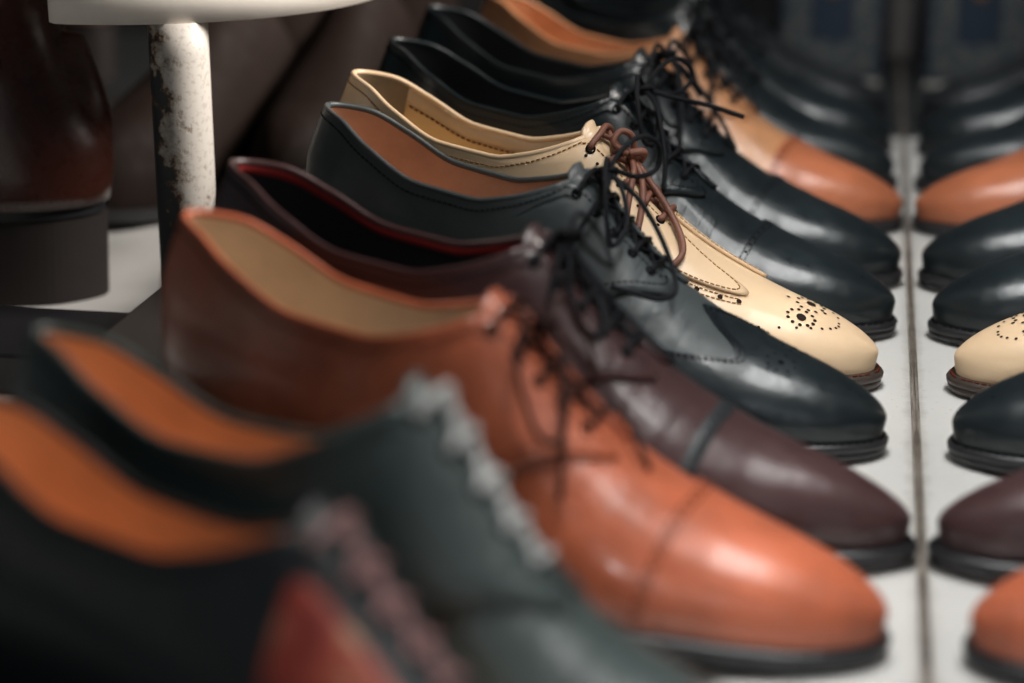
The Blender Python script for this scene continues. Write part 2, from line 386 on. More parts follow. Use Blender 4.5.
# ------------------------------------------------------------------ a shoe
GROUP = 'shoes lined up with their toes at the mirror'
def make_shoe(name, label, pose, upper, lining, sole, lace, toe='round', style='cap', mirror=1, wid=.95, cat='shoe', heel=.024,
              quarter=None, binding=None, hole='hole_black', stitch='stitch_dark', eyelets=5, bows=True, bow='plain', capx=.725, bowpts=None, lace_r=.0013,
              facing_mat=None, lining_detail=False, band=None, tongue=None, slot=.07, insole=None, detail=True, cap_mat=None, group=GROUP, bars=True, eyelet_mat=None, instep=0.0, saddle=False, knot=.016, vee=.085):
    la = Last(toe, mirror, wid, heel, instep); la.vslot = slot
    toe_w, yaw, tilt, scale = pose[:4]; roll = pose[4] if len(pose) > 4 else 0
    root = empty(name)
    tag(root, label, cat, group)
    um = M[upper]; qm = M[quarter or upper]; lm = M[lining]; sm = M[sole]
    Uth, Uvp = la.Uth, la.Uvp
    vth = float(la.v_top(Uth)); vvp = float(la.v_top(Uvp))
    # ---- outsole with welt, and the heel block under it
    xs = (1 - np.cos(np.linspace(0, PI, 90))) / 2
    Ue = np.linspace(0, 1, 90)
    edgeR = la.raw(Ue, np.full(90, -1.0)); edgeL = la.raw(Ue, np.full(90, 1.0))
    loop = np.concatenate([edgeR, edgeL[::-1][1:-1]])
    tang = np.roll(loop, -1, 0) - np.roll(loop, 1, 0); nrm = np.stack([tang[:, 1], -tang[:, 0], np.zeros(len(loop))], -1)
    nrm /= np.linalg.norm(nrm, axis=1, keepdims=True) + 1e-12
    xfl = np.clip(loop[:, 0] / L0, 0, 1)
    grow = cur([(0, .0018), (.15, .002), (.35, .0012), (.5, .002), (.65, .0042), (.85, .0044), (1, .0046)])(xfl)[:, None]
    def level(o, dz): return loop + nrm * (grow + o) + np.array((0, 0, dz))
    n = len(loop); nR = 90
    def stack(levels, mb, mi=0, capb=True, capt=True, idx=None):
        R = [level(*l) if len(l) == 2 else l[2] for l in levels]
        if idx is not None: R = [r[idx] for r in R]
        m_ = len(R[0]); vs = np.concatenate(R); fs = []
        for a in range(len(R) - 1):
            for k in range(m_):
                fs.append((a * m_ + k, a * m_ + (k + 1) % m_, (a + 1) * m_ + (k + 1) % m_, (a + 1) * m_ + k))
        mb.add(vs, fs, mi)
        for r, fl in ((R[0], True), (R[-1], False)):
            half = (m_ + 2) // 2
            a = list(range(half)); b = [0] + list(range(m_ - 1, half - 1, -1)) + [half - 1]
            fs = []
            for i in range(half - 1):
                q = (a[i], a[i + 1], b[i + 1], b[i]); q = tuple(dict.fromkeys(q))
                if len(q) >= 3: fs.append(q[::-1] if fl else q)
            mb.add(r, fs, mi)
    mb = MB()
    stack([(-.002, -.0085), (-.0006, -.0080), (0, -.0070), (-.0001, -.0046), (-.0005, -.0043), (-.0005, -.0040), (.0002, -.0037), (.0002, -.0014), (-.0008, -.0004), (-.004, .0)], mb)
    if detail:
        ring = loop + nrm * (grow * .55) + np.array((0, 0, .0002)); ring = ring[xfl > .30]
        for seg in (ring[ring[:, 1] <= ring[:, 1].mean()], ring[ring[:, 1] > ring[:, 1].mean()]):
            seg = seg[np.argsort(seg[:, 0])]; d = np.concatenate([[0], np.cumsum(np.linalg.norm(np.diff(seg, axis=0), axis=1))])
            for q in np.arange(0, d[-1] - .003, .0038):
                mb.tube([np.array([np.interp(q + e, d, seg[:, i]) for i in range(3)]) for e in (0, .0026)], .0004, 5, 1, sub=1)
    so = mb.build('outsole', [sm, M['stitch_brown' if sole == 'sole_brown' else 'stitch_dark']], root)
    # heel block
    hb = MB(); k0 = int(np.sum(edgeR[:, 0] < .074)); idx = list(range(k0)) + list(range(n - k0 + 1, n))
    top = level(-.0004, -.0084); bot = level(-.0016, 0); bot[:, 2] = 0.0008
    mid = top * .5 + bot * .5 ; top2 = bot.copy(); top2[:, 2] = .004; top2b = top2.copy(); top2b[:, 2] = .0046; 
    bot2 = bot + nrm * -.0008; bot2[:, 2] = 0
    stack([(0, 0, bot2), (0, 0, bot), (0, 0, top2 + nrm * .0002), (0, 0, top2b - nrm * .0003), (0, 0, mid), (0, 0, top)], hb, idx=idx)
    hb.build('heel', sm, so)
    # ---- vamp (everything in front of the lacing, running under cap and quarters)
    mb = MB()
    Us = np.linspace(Uvp - .03, 1, 70); vs_ = np.concatenate([np.linspace(-1, 0, 24), np.linspace(0, 1, 24)[1:]])
    G = la.raw(Us[:, None] + 0 * vs_[None], 0 * Us[:, None] + vs_[None])
    mb.grid(G)
    for sg in (-1, 1):      # sides running back under the quarters
        S = np.linspace(la.U(.26), Uvp - .03, 24); T = np.linspace(0, 1, 12)[None]
        vt_ = np.minimum(.9, la.v_top(S) + .13)[:, None]
        mb.grid(la.raw(S[:, None] + 0 * T, sg * (1 + (vt_ - 1) * T)))
    if detail:
        if style == 'medallion':
            for cx_ in (.872,):
                for vv in (-.25, .05):
                    for (du, dv, r) in ((0, 0, .0026),):
                        disc(mb, la, la.U(cx_), vv, r, .0003, 1, sx=1.0)
                    for k in range(11):
                        a = 2 * PI * k / 11 + .3
                        disc(mb, la, la.U(cx_ + .0225 * math.cos(a)), vv + .125 * math.sin(a), .0010, .0003, 1)
                for vv in (0,):
                    [disc(mb, la, la.U(.93 - .20 * q_ * q_), q_ * .62 - .1, .0008, .0003, 1) for q_ in np.linspace(-.75, .75, 15)]; disc(mb, la, la.U(.90), .0, .0010, .0003, 1); disc(mb, la, la.U(.835), .0, .0010, .0003, 1)
    mb.build('vamp', [um, M[hole]], root, weld=1e-5)
    # ---- toe cap / wing
    if style in ('cap', 'wing'):
        mb = MB()
        if style == 'cap':
            cap = lambda v: la.U(capx + .010 * (1 - abs(v)))
        else:
            wc = cur([(0, .69), (.10, .72), (.24, .765), (.34, .77), (.5, .715), (.7, .60), (.85, .53), (1, .50)])
            cap = lambda v: la.U(float(wc(abs(v))))
        T = np.linspace(-1, 1, 65); ns = 44
        G = np.zeros((ns, len(T), 3))
        for j, v in enumerate(T):
            G[:, j] = la.P(np.linspace(cap(v), 1, ns), np.full(ns, v), np.full(ns, .0015))
        E0 = np.stack([la.P(np.array(cap(v)), np.array(v), np.array(-.0002)) for v in T]); mb.grid(np.stack([E0, G[0]]))
        mb.grid(G)
        if detail:
            cp = lambda t: np.array([cap(2 * t - 1), 2 * t - 1])
            for d_ in (.006, .0125):
                dashes(mb, la, lambda t: np.array([cap(2 * t - 1) + d_, 2 * t - 1]), .0017, .0030, .00035, 1)
            for tt in np.linspace(.04, .96, 20 if style == 'cap' else 0):
                c_ = cp(tt); disc(mb, la, c_[0] + .0092, c_[1], .0008, .0018, 2)
            if style == 'wing':
                for cx_, vv in ((.835, -.17), (.835, .17)):
                    disc(mb, la, la.U(cx_), vv, .0016, .0018, 2)
                    for k in range(8):
                        a = 2 * PI * k / 8
                        disc(mb, la, la.U(cx_ + .022 * math.cos(a)), vv + .12 * math.sin(a), .0007, .0018, 2)
        mb.build('toe_cap', [M[cap_mat] if cap_mat else um, M[stitch], M[hole]], root)
    if style == 'band':
        mb = MB()
        ns = 8; T = np.linspace(-1, 1, 65); G = np.zeros((ns, 65, 3))
        for j, v in enumerate(T):
            c0 = capx + .012 * (1 - abs(v)); U_ = np.linspace(la.U(c0 - .010), la.U(c0 + .010), ns)
            G[:, j] = la.P(U_, np.full(ns, v), .0013 * np.sin(np.linspace(.08, PI - .08, ns)) ** .35)
        mb.grid(G)
        for tt in np.linspace(.05, .95, 24):
            disc(mb, la, la.U(capx + .012 * (1 - abs(2 * tt - 1))), 2 * tt - 1, .0009, .0017, 1)
        mb.build('toe_strap', [M['seam_teal'], M['hole_black']], root)
    # ---- quarters, one mesh for both sides and their facings
    mb = MB()
    if style == 'medallion':
        edge = uvcurve([(la.U(.33), 1), (la.U(.40), .82), (la.U(.50), .62), (la.U(.61), .49), (la.U(.73), .37), (la.U(.778), .28), (la.U(.77), .20), (la.U(.72), .14), (Uvp, vvp)])
    else:
        edge = uvcurve([(la.U(.48), 1), (la.U(.53), .75), (la.U(.59), .45), (la.U(.64), .22), (la.U(.652), .13), (Uvp + .012, vvp)])
    top_end = edge(1.0)
    def q_top(s_):
        u = s_ * top_end[0]; return np.array([u, float(la.v_top(u)) if s_ < 1 else top_end[1]])
    e0 = edge(0)
    q_bot = lambda s_: np.array([s_ * e0[0], 1.0])
    vh = float(la.v_top(0.0))
    q_left = lambda t: np.array([0.0, 1 + (vh - 1) * t])
    G = coons(q_top, q_bot, q_left, edge, 64, 30)
    for sg in (-1, 1):
        Pq = la.P(G[..., 0], sg * np.clip(G[..., 1], .01, 1), np.full(G.shape[:2], .0003))
        mb.grid(Pq, 0, flip=(sg > 0))
    nq = len(mb.f)
    qo = mb.build('quarter', [qm, M[stitch], M[hole]], root, solid=.0017, off=1.0, weld=2e-5)
    # stitching and punched holes along the quarter's edges
    if detail:
        mb = MB()
        for sg in (-1, 1):
            ee = lambda t, o=0.0, sg=sg: (lambda e_: np.array([e_[0] - .012 - o, sg * min(1, e_[1] + .012 * (1 if t > .5 else -1) * 0)]))(edge(t))
            dashes(mb, la, lambda t: ee(t), .0022, .0028, .00036, 0)
            fp = lambda t, sg=sg: np.array([Uth + (Uvp - Uth) * t, sg * (float(la.v_top(Uth + (Uvp - Uth) * t)) + .055)])
            dashes(mb, la, fp, .0022, .0028, .00036, 0)
            fp2 = lambda t, sg=sg: np.array([Uth * t, sg * (float(la.v_top(Uth * t)) + .04)])
            dashes(mb, la, fp2, .0022, .0028, .00036, 0)
            if style == 'medallion':
                for t in np.linspace(.24, .71, 11):
                    e_ = edge(t); disc(mb, la, e_[0] + .012, sg * (e_[1] + .045), .0014, .0006, 1)
                for o_ in (.025, .070):
                    dashes(mb, la, lambda t, o_=o_: (lambda e_: np.array([e_[0] + .004 + .12 * o_, sg * (e_[1] + o_)]))(edge(.26 + .46 * t)), .0004, .0026, .00030, 0)
                for t in np.linspace(.08, .9, 8):
                    q = fp(t); disc(mb, la, q[0], q[1] + sg * .09, .0009, .0023, 1)
        mb.build('stitching', [M[stitch], M[hole]], root)
    if saddle:
        mb = MB()
        S = np.linspace(la.U(.45), la.U(.72), 24); T = np.linspace(0, 1, 14)
        for sg in (-1, 1):
            va = np.maximum(la.v_top(S), .1) + .13; vb = np.full(24, .86)
            V = va[:, None] + (vb - va)[:, None] * T[None]
            e_ = np.minimum(1, 6 * np.minimum(T, 1 - T))[None] ** .5 * np.minimum(1, 8 * np.minimum(np.linspace(0, 1, 24), 1 - np.linspace(0, 1, 24)))[:, None] ** .5
            mb.grid(la.P(S[:, None] + 0 * V, sg * V, .0008 + .0017 * e_), 0)
        mb.build('saddle_panel', M['mottled'], root)
    # ---- topline binding
    mb = MB()
    pth = []
    for sg in (-1, 1):
        S = np.linspace(0, Uth, 40)
        pts = la.P(S, sg * la.v_top(S), np.full(40, .0008))
        mb.tube(pts, .0016, 8, 0, sub=1)
    mb.build('topline_binding', M[binding or (quarter or upper)], root)
    # ---- lining and insole
    mb = MB()
    for sg in (-1, 1):
        S = np.linspace(0, la.U(.62), 60); T = np.linspace(0, 1, 22)
        vt = la.v_top(S)
        V = 1 + (vt[:, None] - 1) * T[None]
        mb.grid(la.P(S[:, None] + 0 * V, sg * np.clip(V, .02, 1), np.full(V.shape, -.0003)), 0, flip=(sg < 0))
        if band or lining_detail:   # binding band with its stitch row, and the suede heel grip
            T2 = np.linspace(.985, .80 if lining_detail else .90, 6); S2 = np.linspace(0.03, la.U(.43), 50); vt2 = la.v_top(S2)
            V2 = 1 + (vt2[:, None] - 1) * T2[None]
            mb.grid(la.P(S2[:, None] + 0 * V2, sg * V2, -.0003 - .0008 * np.array([0, .7, 1, 1, 1, .2])[None] + 0 * V2), 1, flip=(sg < 0))
            if not lining_detail: continue
            T3 = np.linspace(1, .1, 8); S3 = np.linspace(0, la.U(.085), 12); vt3 = la.v_top(S3)
            V3 = 1 + (vt3[:, None] - 1) * T3[None]
            mb.grid(la.P(S3[:, None] + 0 * V3, sg * V3, np.full(V3.shape, -.0017)), 2, flip=(sg < 0))
            dashes(mb, la, lambda t: np.array([la.U(.09) + (la.U(.43) - la.U(.09)) * t, sg * (1 + (float(la.v_top(la.U(.09) + (la.U(.43) - la.U(.09)) * t)) - 1) * .785)]), -.0012, .0032, .00050, 3)
    Ui = np.linspace(.02, la.U(.66), 40)
    eR = la.P(Ui, np.full(40, -.985), np.full(40, -.0008)); eL = la.P(Ui, np.full(40, .985), np.full(40, -.0008))
    mb.build('lining', [lm, M[band or 'lin_beige'], M['taupe'], M['stitch_brown']], root)
    mb = MB()
    T = np.linspace(0, 1, 8)
    G = eR[:, None] * (1 - T[None, :, None]) + eL[:, None] * T[None, :, None]; G[..., 2] += .0015 - .002 * np.sin(T * PI)[None]
    mb.grid(G); mb.build('insole', M[insole] if insole else lm, root)
    # ---- tongue
    mb = MB()
    St = np.linspace(Uth - .006, Uvp + .02, 24); Vt = np.linspace(-.36, .36, 17)
    offs = -.0022 + .0015 * np.clip((Uth + .0 - St) / .006, 0, 1)[:, None] ** 1.5 + 0 * Vt[None]
    shape = np.clip((St - St[0]) / .012, 0.35, 1) ** .5
    mb.grid(la.P(St[:, None] + 0 * Vt[None], Vt[None] * shape[:, None], offs))
    mb.build('tongue', M[tongue] if tongue else um, root, solid=.0018, off=0)
    # ---- laces through eyelets
    mb = MB(); ey = MB()
    kn = la.P(np.array(Uth + knot), np.array(.0), np.array(.006))
    if bars:
        for k in range(eyelets):
            u = Uth + .010 + (Uvp - Uth - .022) * k / (eyelets - 1)
            ve = float(la.v_top(u)) + vee
            row = []
            for vv, o in ((-ve, .0012), (-ve * .9, .0028), (-ve * .5, .0030), (0, .0032), (ve * .5, .0030), (ve * .9, .0028), (ve, .0012)):
                row.append(la.P(np.array(u + random.uniform(-.0012, .0012)), np.array(vv), np.array(o)))
            mb.tube(row, lace_r, 8, 0, sub=5)
            for sg in (-1, 1):
                c = la.P(np.array(u), np.array(sg * ve), np.array(.0021)); nn = la.N(np.array(u), np.array(sg * ve))
                t = np.cross(nn, (0, 0, 1.0)); t /= np.linalg.norm(t) + 1e-9; b = np.cross(nn, t)
                ey.tube([c + .0021 * (t * math.cos(a) + b * math.sin(a)) for a in np.linspace(0, 2 * PI, 13)[:-1]], .0006, 6, 0, sub=1, closed=True)
        for k in range(eyelets - 1):      # crossings glimpsed between the bars
            u0 = Uth + .010 + (Uvp - Uth - .022) * k / (eyelets - 1); u1 = Uth + .010 + (Uvp - Uth - .022) * (k + 1) / (eyelets - 1)
            for sg in (-1, 1):
                mb.tube([la.P(np.array(u0), np.array(sg * .10), np.array(.0012)), la.P(np.array((u0 + u1) / 2), np.array(0.01), np.array(.0016)), la.P(np.array(u1), np.array(-sg * .10), np.array(.0012))], lace_r * .9, 6, 0, sub=4)
    if bows:
        fx = la.P(np.array(Uth + .06), np.array(.0)) - la.P(np.array(Uth), np.array(.0)); fx /= np.linalg.norm(fx)
        fy = np.array((0, 1.0, 0)); fz = np.cross(fx, fy); fz *= np.sign(fz[2])
        loc = lambda p: kn + fx * p[0] + fy * p[1] + fz * p[2]
        mb.ball(kn + fz * .001, .0036, 0, 1.2, 1.1, .8)
        mb.tube([loc(p) for p in ((-.002, -.004, .001), (.002, 0, .006), (.004, .004, .001))], lace_r * 1.25, 8, 0, sub=6)
        for pts in (bowpts or BOW[bow] or [
            [(0, 0, .002), (-.006, -.016, .008), (.002, -.034, .002), (.020, -.040, -.008), (.026, -.030, -.006), (.014, -.012, .002), (0, 0, .003)],
            [(0, 0, .002), (-.004, .018, .010), (.006, .036, .004), (.022, .038, -.006), (.024, .026, -.004), (.012, .010, .003), (0, 0, .003)],
            [(0, 0, .002), (.010, -.014, .006), (.030, -.026, -.002), (.052, -.034, -.012)],
            [(0, 0, .002), (.012, .012, .007), (.034, .022, .000), (.054, .030, -.010)]]):
            if pts[0] == 's':
                uk = Uth + knot
                mb.tube([la.P(np.array(uk + a_), np.array(b_), np.array(c_)) for a_, b_, c_ in pts[1:]], lace_r, 8, 0, sub=8)
            else: mb.tube([loc(p) for p in pts], lace_r, 8, 0, sub=8)
    if bars or bows: mb.build('lace', M[lace], root)
    if bars: ey.build('eyelets', M[eyelet_mat] if eyelet_mat else M['hole_black'], root)
    # ---- pose: the tip of the sole touches the shelf, the heel rests higher
    tip = Vector((L0 + .005, 0, float(la.Z0(1.0)) - .0080))
    root.matrix_world = Matrix.Translation(Vector(toe_w)) @ Matrix.Rotation(math.radians(yaw), 4, 'Z') @ Matrix.Rotation(math.radians(tilt), 4, 'Y') @ Matrix.Rotation(math.radians(roll), 4, 'X') @ Matrix.Scale(scale, 4) @ Matrix.Translation(-tip)
    return root

# toe position, yaw, tilt, size
POSES = {
 'S12': ((-.012, 1.535, .001), -11, 10.0, .96), 'S11': ((-.010, 1.425, .001), -12, 10.0, .96), 'S10': ((-.007, 1.312, .001), -12, 10.0, .97),
 'S9': ((-.0044, 1.2062, .001), -12, 10.0, .951), 'S8': ((-.0064, 1.0815, .001), -13, 10.2, 1.0), 'S7': ((-.010, .9883, .001), -13, 9.8, .985),
 'S6': ((-.0168, .9051, .001), -12, 10.3, .954), 'S5': ((-.0148, .8152, .001), -13, 11.0, .935), 'S4': ((-.0037, .7013, .001), -11, 9.5, .982),
 'S3': ((-.0143, .6199, .001), -13, 10.4, .935), 'S2': ((-.0094, .488, .003), -12, 8.0, .96, -7), 'S1': ((-.0249, .4063, .003), -18, 8.0, .95, -7),
}

# ------------------------------------------------------------------- the shoes
make_shoe('leather_shoe', 'cream derby shoe with punched toe medallion and brown laces', POSES['S6'], 'cream', 'lin_cream', 'sole_brown', 'lace_brown',
          style='medallion', hole='hole', stitch='stitch_cream', lining_detail=True, lace_r=.0017, eyelets=5, bow='cream', knot=.040)
make_shoe('leather_shoe', 'black wingtip shoe with brown lining directly in front of the cream derby', POSES['S5'], 'satin_black', 'lin_brown', 'sole_black', 'lace_black',
          style='wing', cap_mat='black', lace_r=.0013, bow='wing')
make_shoe('leather_shoe', 'dark burgundy shoe with red lining and a dark strap across its vamp', POSES['S4'], 'burgundy', 'lin_black', 'sole_black', 'lace_black',  # black lining paints in the shade inside; red shows only in the band
          toe='point', style='band', band='lin_red', lace_r=.0012, bow='small')
make_shoe('leather_shoe', 'orange brown cap toe shoe with pale beige lining and dark laces', POSES['S3'], 'orange', 'lin_beige', 'sole_black', 'lace_dark',
          style='cap', stitch='stitch_brown', hole='stitch_brown', insole='lin_beige', knot=.03, lace_r=.0011)
make_shoe('leather_shoe', 'blurred greenish black shoe with orange lining and pale lace bars', POSES['S2'], 'green_black', 'lin_orange', 'sole_black', 'lace_grey',
          style='plain', bows=False, lace_r=.0015, slot=.03, instep=.012, vee=.06, wid=.80)
make_shoe('leather_shoe', 'blurred black shoe with a red and beige panel at the bottom edge', POSES['S1'], 'black2', 'lin_orange', 'sole_black', 'lace_pink',
          style='plain', bows=False, lace_r=.0012, slot=.03, saddle=True, vee=.06, wid=.80)
make_shoe('leather_shoe', 'black cap toe shoe directly behind the cream derby', POSES['S7'], 'black', 'lin_black', 'sole_black', 'lace_black', style='cap', capx=.735, bow='stiff')
make_shoe('leather_shoe', 'black cap toe shoe directly in front of the tan orange shoe', POSES['S8'], 'black', 'lin_black', 'sole_black', 'lace_black', style='cap')
make_shoe('leather_shoe', 'blurred tan orange cap toe shoe between black shoes', POSES['S9'], 'tan_orange', 'lin_orange', 'sole_black', 'lace_black',
          style='cap', stitch='stitch_brown', hole='stitch_brown', cap_mat='tan_cap')
make_shoe('leather_shoe', 'blurred black shoe directly behind the tan orange shoe', POSES['S10'], 'black', 'lin_black', 'sole_black', 'lace_black', style='plain', toe='point')
make_shoe('leather_shoe', 'blurred black shoe, second behind the tan orange shoe', POSES['S11'], 'black', 'lin_black', 'sole_black', 'lace_black', style='cap')
make_shoe('leather_shoe', 'blurred black shoe in front of the blue patterned box', POSES['S12'], 'black2', 'lin_black', 'sole_black', 'lace_black', style='plain')

# ------------------------------------------------------------------ the setting
def floor_mat():
    m, nt, b = base_mat('white_board')
    n = noise(nt, 7, 6, 0.6); r = ramp(nt, n.outputs['Fac'], [(0.3, srgb(194, 193, 190)), (0.7, srgb(210, 209, 206))])
    n2 = noise(nt, 140, 6, 0.7)
    r2 = ramp(nt, n2.outputs['Fac'], [(0.30, (0.62, 0.59, 0.55)), (0.42, (1, 1, 1))])
    mx = nt.nodes.new('ShaderNodeMix'); mx.data_type = 'RGBA'; mx.blend_type = 'MULTIPLY'; mx.inputs[0].default_value = 0.35
    nt.links.new(r.outputs['Color'], mx.inputs[6]); nt.links.new(r2.outputs['Color'], mx.inputs[7])
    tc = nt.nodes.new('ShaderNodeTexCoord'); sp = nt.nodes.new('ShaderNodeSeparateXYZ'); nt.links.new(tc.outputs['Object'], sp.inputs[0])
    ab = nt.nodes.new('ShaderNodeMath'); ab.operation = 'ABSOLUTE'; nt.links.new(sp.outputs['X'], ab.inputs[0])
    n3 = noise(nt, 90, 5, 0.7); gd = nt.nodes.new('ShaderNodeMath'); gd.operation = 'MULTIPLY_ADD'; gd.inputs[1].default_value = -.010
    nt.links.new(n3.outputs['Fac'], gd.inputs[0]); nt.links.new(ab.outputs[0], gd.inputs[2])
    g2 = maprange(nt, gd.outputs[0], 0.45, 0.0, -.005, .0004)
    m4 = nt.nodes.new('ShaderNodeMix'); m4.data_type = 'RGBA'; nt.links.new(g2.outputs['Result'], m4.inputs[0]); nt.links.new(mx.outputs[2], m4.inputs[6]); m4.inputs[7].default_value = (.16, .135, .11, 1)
    n5 = noise(nt, 330, 2, 0.5); r5 = ramp(nt, n5.outputs['Fac'], [(0.70, (0, 0, 0)), (0.76, (.55, .55, .55))])
    m5 = nt.nodes.new('ShaderNodeMix'); m5.data_type = 'RGBA'; nt.links.new(r5.outputs['Color'], m5.inputs[0]); nt.links.new(m4.outputs[2], m5.inputs[6]); m5.inputs[7].default_value = (.2, .18, .15, 1)
    nt.links.new(m5.outputs[2], b.inputs['Base Color'])
    mr = maprange(nt, n2.outputs['Fac'], 0.35, 0.6); nt.links.new(mr.outputs['Result'], b.inputs['Roughness'])
    return m
mb = MB(); mb.box((-2.2, -.6, -.02), (1.2, 1.49, 0))
tag(mb.build('floor', floor_mat(), smooth=False), kind='structure')

mb = MB(); mb.box((-2.6, 1.86, -.3), (1.4, 1.9, .6))
tag(mb.build('back_wall', plain('dark_wall', (0.008, 0.008, 0.009), 0.9), smooth=False), kind='structure')

mb = MB(); mb.box((-2.2, 1.4901, -.02), (1.2, 1.9, 0))
tag(mb.build('ground', plain('dark_ground', (0.022, 0.024, 0.026), 0.6), smooth=False), kind='structure')
# mirror standing along the toes
def mirror_mat():
    m, nt, b = base_mat('mirror_glass')
    b.inputs['Base Color'].default_value = (0.78, 0.80, 0.81, 1); b.inputs['Metallic'].default_value = 1; b.inputs['Roughness'].default_value = 0.0
    return m
def strip_mat():
    m, nt, b = base_mat('worn_metal_strip')
    tc = nt.nodes.new('ShaderNodeTexCoord'); mp = nt.nodes.new('ShaderNodeMapping'); mp.inputs['Scale'].default_value = (400, 40, 400)
    nt.links.new(tc.outputs['Object'], mp.inputs['Vector'])
    n = noise(nt, 1, 6, 0.7, vec=mp.outputs['Vector'])
    r = ramp(nt, n.outputs['Fac'], [(0.32, (0.08, 0.066, 0.054)), (0.5, (0.28, 0.24, 0.20)), (0.68, (0.5, 0.45, 0.40))])
    nt.links.new(r.outputs['Color'], b.inputs['Base Color']); b.inputs['Metallic'].default_value = 0.6; b.inputs['Roughness'].default_value = 0.45
    return m
mir = empty('mirror', (0.002, 1.3, 0)); tag(mir, 'upright mirror with a worn metal strip along its foot', 'mirror')
mb = MB(); mb.box((0, .2, .0022), (.005, 1.85, .29)); g = mb.build('mirror_glass', mirror_mat(), mir, smooth=False)
mb = MB(); mb.box((-.0018, .2, .0006), (-.0001, 1.85, .0040)); st = mb.build('metal_strip', strip_mat(), mir, smooth=False, bevel=.0004)
for o in (g, st): o.matrix_parent_inverse = mir.matrix_world.inverted() if False else Matrix.Translation((-.002, -1.3, 0))

# sloped step that carries the heels
st = empty('heel_step', (-.30, .9, 0)); tag(st, 'dark sloped wooden step under the raised shoe heels', 'step')
mb = MB(); x0, x1, y0, y1 = -.048, .085, -.62, .72
za, zb = .0275 + .133 * math.tan(math.radians(10)), .0275
mb.add([(x0, y0, .008), (x1, y0, .008), (x1, y1, .008), (x0, y1, .008), (x0, y0, za), (x1, y0, zb), (x1, y1, zb), (x0, y1, za)], [(0, 3, 2, 1), (4, 5, 6, 7), (0, 1, 5, 4), (1, 2, 6, 5), (2, 3, 7, 6), (3, 0, 4, 7)])
mb.build('tread', plain('dark_wood', (0.016, 0.012, 0.010), 0.6, var=0.3, scale=25), st, smooth=False, bevel=.002)
for yy in (-.55, .05, .65):
    mb = MB(); mb.box((x0 + .01, yy - .015, 0), (x1 - .01, yy + .015, .0078)); mb.build('foot', bpy.data.materials['dark_wood'], st, smooth=False)
plain('black_metal', (0.014, 0.014, 0.016), 0.4)
# white rack board on a peeling post
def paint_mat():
    m, nt, b = base_mat('peeling_paint_shaded_left')
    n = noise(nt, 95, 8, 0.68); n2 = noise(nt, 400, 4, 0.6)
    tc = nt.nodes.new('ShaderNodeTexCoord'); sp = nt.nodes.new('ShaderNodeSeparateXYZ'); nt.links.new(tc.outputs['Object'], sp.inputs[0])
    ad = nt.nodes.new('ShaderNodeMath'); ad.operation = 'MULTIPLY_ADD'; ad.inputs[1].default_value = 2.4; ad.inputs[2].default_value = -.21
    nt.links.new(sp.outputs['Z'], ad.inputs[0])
    xa = nt.nodes.new('ShaderNodeMath'); xa.operation = 'MULTIPLY_ADD'; xa.inputs[1].default_value = 17.0; nt.links.new(sp.outputs['X'], xa.inputs[0]); nt.links.new(n.outputs['Fac'], xa.inputs[2])  # peels more leftward, putting the post's shaded side into the colour
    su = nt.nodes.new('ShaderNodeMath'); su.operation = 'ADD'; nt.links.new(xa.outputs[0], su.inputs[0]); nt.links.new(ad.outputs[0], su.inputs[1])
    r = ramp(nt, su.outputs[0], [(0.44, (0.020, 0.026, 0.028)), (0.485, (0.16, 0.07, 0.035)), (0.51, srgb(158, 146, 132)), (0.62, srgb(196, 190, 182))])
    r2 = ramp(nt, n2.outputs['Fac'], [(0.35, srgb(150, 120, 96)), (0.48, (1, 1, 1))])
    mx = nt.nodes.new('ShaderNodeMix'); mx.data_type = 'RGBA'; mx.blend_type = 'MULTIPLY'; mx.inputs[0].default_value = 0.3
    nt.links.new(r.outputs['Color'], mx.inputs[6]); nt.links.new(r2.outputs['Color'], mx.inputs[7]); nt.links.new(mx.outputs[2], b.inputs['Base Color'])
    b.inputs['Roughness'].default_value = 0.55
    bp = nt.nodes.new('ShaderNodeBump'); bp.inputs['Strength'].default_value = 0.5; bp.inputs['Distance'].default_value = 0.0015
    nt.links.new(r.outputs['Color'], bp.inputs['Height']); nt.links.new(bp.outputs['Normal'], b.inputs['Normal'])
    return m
rack = empty('display_rack', (-.361, .93, 0)); tag(rack, 'white rack board on a peeling rusty post beside the boot', 'rack')
RW = lambda x, y, z: (x + .361, y - .93, z)
RN = lambda x, y, z: RW(-.031 + (x + .031) * .93, y * .93, z)
mb = MB()
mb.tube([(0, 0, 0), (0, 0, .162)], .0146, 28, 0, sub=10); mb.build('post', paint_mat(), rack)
outline = [(-.451, 1.22), (-.451, .990), (-.449, .981), (-.444, .976), (-.437, .975)] + [(-.437 + .135 * math.cos(math.radians(a)), 1.11 + .135 * math.sin(math.radians(a))) for a in range(-89, 1, 2)] + [(-.302, 1.22)]
mb = MB(); nO = len(outline)
lv = [(.162, 0), (.1835, 0), (.1842, -.0012), (.1856, -.0012), (.1863, 0), (.194, 0)]
vs = []
for z, o in lv:
    for (x, y) in outline:
        cx, cy = -.376, 1.10; d = math.hypot(x - cx, y - cy); vs.append(RN(x + o * (x - cx) / d, y + o * (y - cy) / d, z))
fs = [(a * nO + k, a * nO + (k + 1) % nO, (a + 1) * nO + (k + 1) % nO, (a + 1) * nO + k) for a in range(len(lv) - 1) for k in range(nO)]
fs += [tuple(range(nO))[::-1], tuple((len(lv) - 1) * nO + k for k in range(nO))]
mb.add(vs, fs); mb.build('shelf_board', plain('off_white_board', srgb(240, 232, 222), 0.5, var=0.05, scale=30), rack, smooth=True).data.polygons.foreach_set('use_smooth', [len(f) == 4 for f in mb.f])
